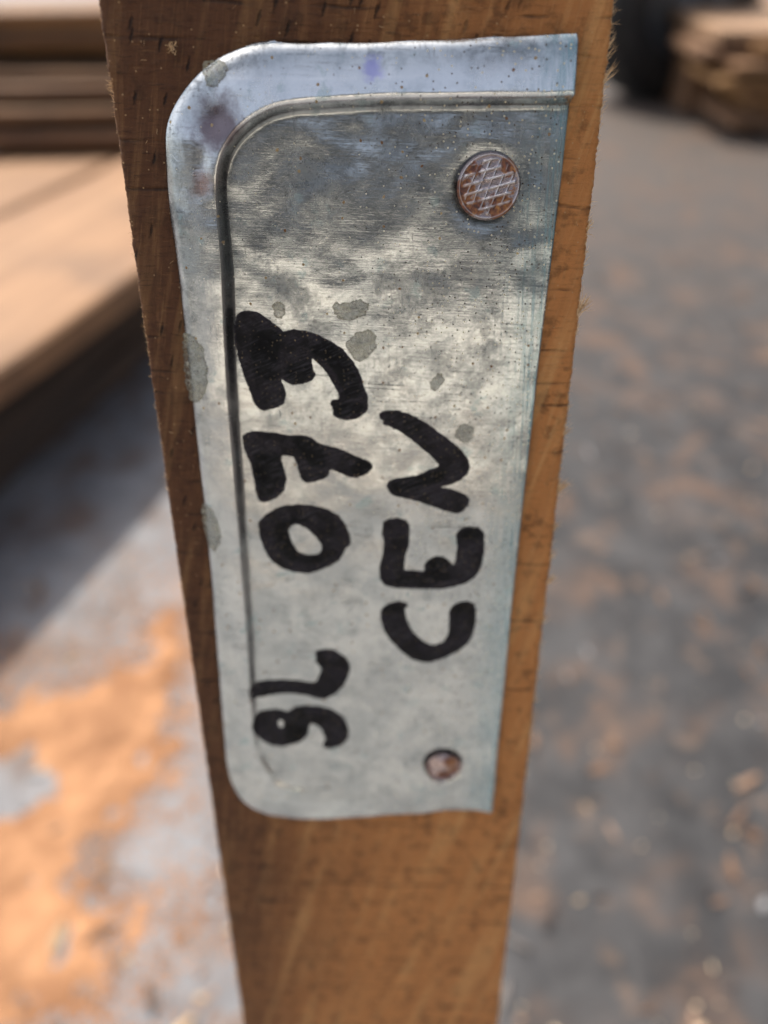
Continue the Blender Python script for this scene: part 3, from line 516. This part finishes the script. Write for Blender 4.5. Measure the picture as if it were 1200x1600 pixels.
# torn fibres along both sawn corners
v, f = [], []
def fibre(x, y, l, a, r, z):
    b = len(v); d = Vector((math.cos(a), math.sin(a), random.uniform(-.2, .5))).normalized(); s = Vector((-d.y, d.x, 0)) * r; t = Vector((0, 0, r)); o = Vector((x, y, z)); q = o - d * .3
    for p in (q + s, q - s * .5 + t, q - s * .5 - t): v.append(p * MM)
    mid = o + d * l * .55 + s * random.uniform(-2, 2)
    for p in (mid + s * .7, mid - s * .35 + t * .7, mid - s * .35 - t * .7): v.append(p * MM)
    v.append((o + d * l + s * random.uniform(-5, 5)) * MM)
    for j in range(3): f.append((b + j, b + (j+1) % 3, b + 3 + (j+1) % 3, b + 3 + j)); f.append((b + 3 + j, b + 3 + (j+1) % 3, b + 6))
for i in range(3000):
    y = random.uniform(-150, 74); right = random.random() < .68
    c = .5 + .9 * fbm(0, y, .09, 21 + right, 3); 
    if random.random() > c: continue
    l = random.choice((.3, .4, .5, .7, 1.1)) * random.uniform(.6, 1.3)
    if right: fibre(XR - .08 + fbm(0, y, .30, 12, 5) * .14, y, l, random.gauss(.8, .55), random.uniform(.025, .06), random.uniform(-.5, -.05))
    else: fibre(XL + .08 + fbm(0, y, .35, 11, 5) * .12, y, l * .6, random.gauss(2.5, .5), random.uniform(.018, .04), random.uniform(-.5, -.05))
for y, n, l in ((66.2, 10, 1.4), (59.5, 4, .8), (33.2, 30, 1.9), (14., 6, 1.2), (4.2, 22, 1.9), (3.6, 8, 1.5), (-9., 12, 1.5), (-14, 14, 1.9), (-22, 12, 1.3), (-41, 6, 1.), (63, 12, 1.7), (45, 8, .9), (-3, 10, 1.2)):
    for q in range(n): fibre(XR - .1, y + random.gauss(0, .35), l * random.uniform(.8, 1.7), random.gauss(.9, .3), random.uniform(.035, .075), random.uniform(-.4, .05))
for q in range(16): fibre(XL + .15, 62 + random.gauss(0, .5), random.uniform(.4, 1.), random.gauss(2.6, .6), .035, -.1)
tag(link('wood_fibre', pymesh('wood_fibre', v, f), mat_plain('torn_wood_fibre', (.50, .29, .12), (.80, .55, .30), 900, .6), post, (0, -FOOT, 0), smooth=False), kind='stuff')
# pale splinters and crumbs caught on the rough face
v, f = [], []
for i in range(240):
    x, y = random.uniform(XL + 1, XR - 1), random.uniform(-110, 74); fibre(x, y, random.uniform(.15, .6), random.uniform(0, 6.28), random.uniform(.02, .05), .12)
for q in range(22): fibre(-26.4 + random.gauss(0, .3) - .9, 66.6 + random.gauss(0, .3), random.uniform(.2, .5), random.uniform(0, 6.28), .06, .2)
tag(link('splinters', pymesh('splinters', v, f), bpy.data.materials['torn_wood_fibre'], post, (0, -FOOT, 0), smooth=False), kind='stuff')

# ------------------------------------------------------------------ the galvanised plate
plate = frame('metal_plate')
tag(plate, 'galvanised metal plate with raised rims and black marker writing nailed to the post', 'metal plate')
CREST = smooth_line([(40, 61.4), (23.5, 61.0), (0, 60.9), (-14, 60.2), (-18.4, 58.1), (-21.2, 55.5), (-22.5, 52.8), (-23, 49.6), (-23.0, 41.4), (-24, 22.9), (-24.3, 1.2), (-24.8, -24.4), (-25.4, -39), (-25.6, -52), (-22, -62.3), (-7.9, -66), (5.2, -64), (22, -60.9), (40, -58.5)], 220)
CLOSED = np.r_[CREST, [(60, -58), (60, 61)]]
OUT = smooth_line([(40, EDGE_TOP[-1][1] + .6)] + EDGE_TOP[::-1][:-1] + EDGE_LEFT + EDGE_BOTTOM[1:] + [(40, EDGE_BOTTOM[-1][1])], 300)
NAIL1, NAIL2 = (14.29, 50.3), (11.93, -56.14)
def plate_z(P):
    P = np.asarray(P, float)
    do, _ = seg_dist(P, OUT); dc, at = seg_dist(P, CREST); ins = inside(P, CLOSED)
    zc = np.interp(at, [0, .12, .26, .33, .40, .60, .68, .73, .78, .84, .93, 1], [2.8, 2.85, 3.0, 3.2, 2.8, 2.6, 2.3, 1.9, 1.4, 1.2, 1.28, 1.35])
    ze = .72
    zp = 1.05 + .10 * np.sin(P[:, 0] * .13 + P[:, 1] * .05) + .12 * np.sin(P[:, 1] * .085 + 1.) - .02 * np.maximum(0, P[:, 0] - 15)
    s = do / np.maximum(do + dc, 1e-6)
    rise = .20 * (1 - (1 - np.clip(s / .20, 0, 1)) ** 2) + .80 * (.55 * s + .45 * np.sin(np.clip(s, 0, 1) * math.pi / 2))
    wall = np.interp(at, [0, .25, .33, .5, .7, .78, .85, 1], [.85, 1.0, 1.6, 1.2, 1.3, 2.6, 4.0, 4.0])
    u = np.clip(dc / wall, 0, 1); fall = .45 * (.5 + .5 * np.cos(u * math.pi)) + .55 * (1 - u)
    z = np.where(ins, zp + (zc - zp) * fall, ze + (zc - ze) * rise)
    r1 = np.hypot(P[:, 0] - NAIL1[0] + .32, P[:, 1] - NAIL1[1] + .28)
    z = z - .16 * np.exp(-(r1 / 5.2) ** 5) + .03 * np.exp(-((r1 - 6.0) / 1.2) ** 2)
    r2 = np.hypot(P[:, 0] - NAIL2[0], P[:, 1] - NAIL2[1]); z = z - .55 * np.exp(-(r2 / 3.8) ** 10) + .05 * np.exp(-((r2 - 4.8) / .9) ** 2)
    for px, py, am, sx, sy in ((-22.5, 58.2, -.42, 2.0, 1.7), (-26.6, 57.2, .22, 1.6, 2.6), (-19.0, 62.4, .25, 2.4, 1.5), (-24.4, 53.0, -.25, 1.2, 2.6), (-7.5, 64.0, -.10, 3.0, 2.0),
                               (-.8, 64.4, -.16, 1.8, 1.6), (9.0, 64.0, .14, 2.0, 2.2), (-27.4, 30., -.10, 1.8, 6.), (-27.0, -20., .10, 1.8, 7.), (-28.2, -47., -.14, 1.8, 5.), (-16., -66.5, .15, 4., 1.5), (4., -67., -.15, 5., 1.4), (-24., -62., .2, 3., 2.)):
        z = z + am * np.exp(-((P[:, 0] - px) / sx) ** 2 - ((P[:, 1] - py) / sy) ** 2)
    r3 = np.hypot((P[:, 0] - 17.0) / 1.5, (P[:, 1] + 55.6) / 1.1); z = z - .30 * np.exp(-r3 ** 2)
    z = z - np.where(P[:, 0] > 20, .022 * (P[:, 0] - 20) ** 2, 0) * ins      # the cut side is pressed towards the wood
    return z
el, eb = np.array(EDGE_LEFT), np.array(EDGE_BOTTOM); et, er = np.array(EDGE_TOP), np.array(EDGE_RIGHT)
ragx = np.linspace(-40, 40, 500); rag = np.array([fbm(a, 5, .22, 31, 3) for a in ragx]) * .06
vT = lambda u: np.interp(u, et[:, 0], et[:, 1]) + np.interp(u, ragx, rag); vB = lambda u: np.interp(u, eb[:, 0], eb[:, 1]) - np.interp(u, ragx, rag[::-1])
def tt(p): return (vT(p[:, 0]) - p[:, 1]) / (vT(p[:, 0]) - vB(p[:, 0]))
els = smooth_line(EDGE_LEFT, 240); tl = np.maximum.accumulate(np.clip(tt(els), 0, 1)); tl[0], tl[-1] = 0, 1
tr = np.clip(tt(er), 0, 1); tr[0], tr[-1] = 0, 1
q = np.linspace(0, 1, 420); T = np.unique(np.r_[(q + .0) * .94 + .03, .03 * np.linspace(0, 1, 44) ** 1.25, 1 - .03 * np.linspace(0, 1, 44) ** 1.25])
sgrid = np.r_[np.linspace(0, .25, 90)[:-1], np.linspace(.25, 1, 150)]
pts = []
for t in T:
    ul, ur = np.interp(t, tl, els[:, 0]), np.interp(t, tr, er[:, 0])
    u = ul + (ur - ul) * sgrid; vv = vT(u) + (vB(u) - vT(u)) * t
    pts.append(np.c_[u, vv])
P = np.vstack(pts); z = plate_z(P); n1, n2 = len(T), len(sgrid); Zg = z.reshape(n1, n2)
for _ in range(3):
    Zg[1:-1, 1:-1] = (Zg[1:-1, 1:-1] * 2 + Zg[:-2, 1:-1] + Zg[2:, 1:-1] + Zg[1:-1, :-2] + Zg[1:-1, 2:]) / 6
idx = np.arange(n1 * n2).reshape(n1, n2)
F = np.c_[idx[1:, :-1].ravel(), idx[1:, 1:].ravel(), idx[:-1, 1:].ravel(), idx[:-1, :-1].ravel()]
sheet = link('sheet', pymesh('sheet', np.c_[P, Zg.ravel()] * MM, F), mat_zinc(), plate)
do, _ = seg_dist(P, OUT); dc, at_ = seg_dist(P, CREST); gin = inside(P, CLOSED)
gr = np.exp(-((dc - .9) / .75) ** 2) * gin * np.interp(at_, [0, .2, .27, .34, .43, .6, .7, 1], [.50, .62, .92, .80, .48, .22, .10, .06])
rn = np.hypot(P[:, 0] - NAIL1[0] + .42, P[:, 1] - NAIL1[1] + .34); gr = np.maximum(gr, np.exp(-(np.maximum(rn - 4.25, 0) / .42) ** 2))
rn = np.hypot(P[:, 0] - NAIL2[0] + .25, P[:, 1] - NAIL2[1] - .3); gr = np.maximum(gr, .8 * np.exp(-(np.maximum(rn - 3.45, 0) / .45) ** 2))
ga = sheet.data.attributes.new('gap_shade', 'FLOAT', 'POINT'); ga.data.foreach_set('value', gr.astype(np.float32))  # painted shade: inner wall of the fold and crescents round both nails
md = sheet.modifiers.new('thickness', 'SOLIDIFY'); md.thickness = .00045; md.offset = -1

def film(name, loops, mat, lift, jitter, grid, label=None):
    """a thin layer that follows the surface of the plate, cut to a traced outline"""
    vs, es, spans = [], [], []
    for lp in loops:
        p = np.array(lp + lp[:1]); L = np.r_[0, np.cumsum(np.hypot(*np.diff(p, axis=0).T))]; n = max(20, int(L[-1] / .16))
        t = np.linspace(0, L[-1], n, endpoint=False); c = np.c_[np.interp(t, L, p[:, 0]), np.interp(t, L, p[:, 1])]
        for _ in range(5): c = (np.roll(c, 1, 0) + 2 * c + np.roll(c, -1, 0)) / 4
        c = c + np.array([[fbm(a, b, 1.1, 41, 3), fbm(a, b, 1.1, 42, 3)] for a, b in c]) * jitter + np.array([[fbm(a, b, 4., 43, 2), fbm(a, b, 4., 44, 2)] for a, b in c]) * jitter * .8
        b = len(vs); spans.append((b, b + n)); vs.extend(Vector(q) for q in c); es.extend((b + i, b + (i + 1) % n) for i in range(n))
    lo = np.min(loops[0], axis=0); hi = np.max(loops[0], axis=0)
    for a in np.arange(lo[0], hi[0], grid):
        for b in np.arange(lo[1], hi[1], grid): vs.append(Vector((a + random.uniform(-.1, .1) * grid, b + random.uniform(-.1, .1) * grid)))
    r = delaunay_2d_cdt(vs, es, [], 4, 1e-5)
    A = np.array([tuple(q) for q in r[0]]); used = sorted({i for fc in r[2] for i in fc}); mpi = {i: j for j, i in enumerate(used)}
    B = A[used]; zz = plate_z(B) + lift
    fc = [tuple(mpi[i] for i in fc) for fc in r[2] if len(loops) == 1 or not inside(A[list(fc)].mean(0)[None], loops[1])[0]]
    me = pymesh(name, np.c_[B, zz] * MM, fc)
    rim = np.min([seg_dist(B, [tuple(q) for q in vs[a:b]] + [tuple(vs[a])])[0] for a, b in spans], axis=0)
    at = me.attributes.new('rim', 'FLOAT', 'POINT'); at.data.foreach_set('value', rim.astype(np.float32))
    o = link(name, me, mat, plate)
    if label: o['label'] = label
    return o
ink = mat_ink('black_marker_ink', (.020, .017, .023), (.006, .0055, .007), .20); ink2 = mat_ink('doubled_marker_ink', (.006, .006, .007), (.0022, .0022, .0025), .42); drop = mat_drop()
for key, nm, lb in (('three', 'digit', 'black marker digit 3, topmost of the left row, its strokes thickly overlapped'), ('seven', 'digit', 'black marker digit 7 with a cross bar, second in the left row'),
                    ('zero', 'digit', 'black marker digit 0 in the left row'), ('ell', 'letter', 'black marker hooked letter L in the left row'), ('nine', 'digit', 'black marker digit 9 at the bottom of the left row'),
                    ('en', 'letter', 'black marker letter N, topmost of the right row'), ('ee', 'letter', 'black marker letter E in the right row'), ('cee', 'letter', 'black marker letter C in the right row')):
    o = film(nm, TRACE[key], ink, .045, .09, .7, lb)
    for lp in OVER.get(key, []): film('overlapped_stroke', [lp], ink2, .075, .16, .7).parent = o
for lp in DROPS: film('dried_splash', [lp], drop, .05, .25, .28)

# ------------------------------------------------------------------ nails
def nail(label, at, head, mat, zt, tilt, sides=56):
    """head(x, y) gives the relief of the top; the shank runs into the wood"""
    r = head[0]; e = frame('nail'); e.matrix_world = FACE @ Matrix.Translation(Vector((at[0], at[1], zt)) * MM) @ Matrix.Rotation(tilt[0], 4, 'X') @ Matrix.Rotation(tilt[1], 4, 'Y')
    tag(e, label, 'nail', 'nails holding the plate')
    v, f = [], []; nr = 60
    for i in range(nr + 1):
        for j in range(sides * 3):
            a = 2 * math.pi * j / (sides * 3); rr = r * (i / nr) * head[2](a); x, y = rr * math.cos(a), rr * math.sin(a)
            v.append((x * MM, y * MM, head[1](x, y, i / nr) * MM))
    m = sides * 3
    for i in range(nr):
        for j in range(m): f.append((i*m + j, (i+1)*m + j, (i+1)*m + (j+1) % m, i*m + (j+1) % m))
    b = len(v)
    for dz, kk in ((-.25, 1.02), (-.9, 1.0), (-1.2, .93), (-1.3, .4)):
        for j in range(m):
            a = 2 * math.pi * j / m; rr = r * kk * head[2](a); v.append((rr * math.cos(a) * MM, rr * math.sin(a) * MM, dz * MM))
    rings = [nr * m, b, b + m, b + 2*m, b + 3*m]
    for p, q_ in zip(rings, rings[1:]):
        for j in range(m): f.append((p + j, q_ + j, q_ + (j+1) % m, p + (j+1) % m))
    me = pymesh('head', v, f); zz = np.array([q[2] for q in v]) / MM
    at = me.attributes.new('rim', 'FLOAT', 'POINT'); at.data.foreach_set('value', zz.astype(np.float32))
    link('head', me, mat, e)
    v, f = lathe([(.0016, -.0012), (.0016, -.018), (.0003, -.021)], 16); link('shank', pymesh('shank', v, f), mat, e)
def knurl(x, y, s):
    def tri(c, per): return abs((c / per) % 1 - .5) * 2        # 1 on the ridge line
    c1 = y * .97 - x * .24; c2 = x * .93 - y * .37
    r1 = max(0, (tri(c1 + .25, 1.16) - .50) / .50); r2 = max(0, (tri(c2, 1.22) - .72) / .28)
    h = max(r1 ** .8, .8 * r2 ** .8)
    lim = min(max((.88 - s) / .06, 0), 1)
    k = min(max(.62 + fbm(x, y, .55, 51, 3) * 1.5, .05), 1)
    return .34 * h * lim * k + (.16 * math.exp(-((s - .945) / .03) ** 2)) - .16 * max(0, (s - .95) / .05) ** 2
nail('knurled round nail head with rust patches, the upper of the two nails', NAIL1, (4.25, knurl, lambda a: 1 + .02 * math.sin(2 * a + .5)), mat_rust('rusty_knurled_steel', ((2.7, 2.4, 1.3), (-3.2, -.7, 1.7), (-2.0, -2.3, 1.6), (1.9, -2.7, 1.9), (-2.4, 1.9, .9), (3.0, -.6, 1.0)), (.26, .215, .215), 3.), 2.05, (-.05, .05))
def dome(x, y, s):
    d = -.95 * s ** 2.4
    cut = (x * .75 + y * -.35); cut2 = (-x * .9 - y * .1)
    return min(d, -.05 - max(0, cut - .2) * .33, -.02 - max(0, cut2 - 1.7) * .9, -.02 - max(0, y - 1.5) * .5) + fbm(x, y, .8, 52, 2) * .06
nail('small domed rusty brown nail head near the bottom edge of the plate', NAIL2, (3.45, dome, lambda a: 1 + .05 * math.sin(3 * a + 1)), mat_rust('rusty_brown_steel', ((1.6, 1.5, 1.6), (.2, -2.0, 1.6), (2.2, -.8, 1.3)), (.38, .30, .29), 6.), 2.1, (.0, .08))
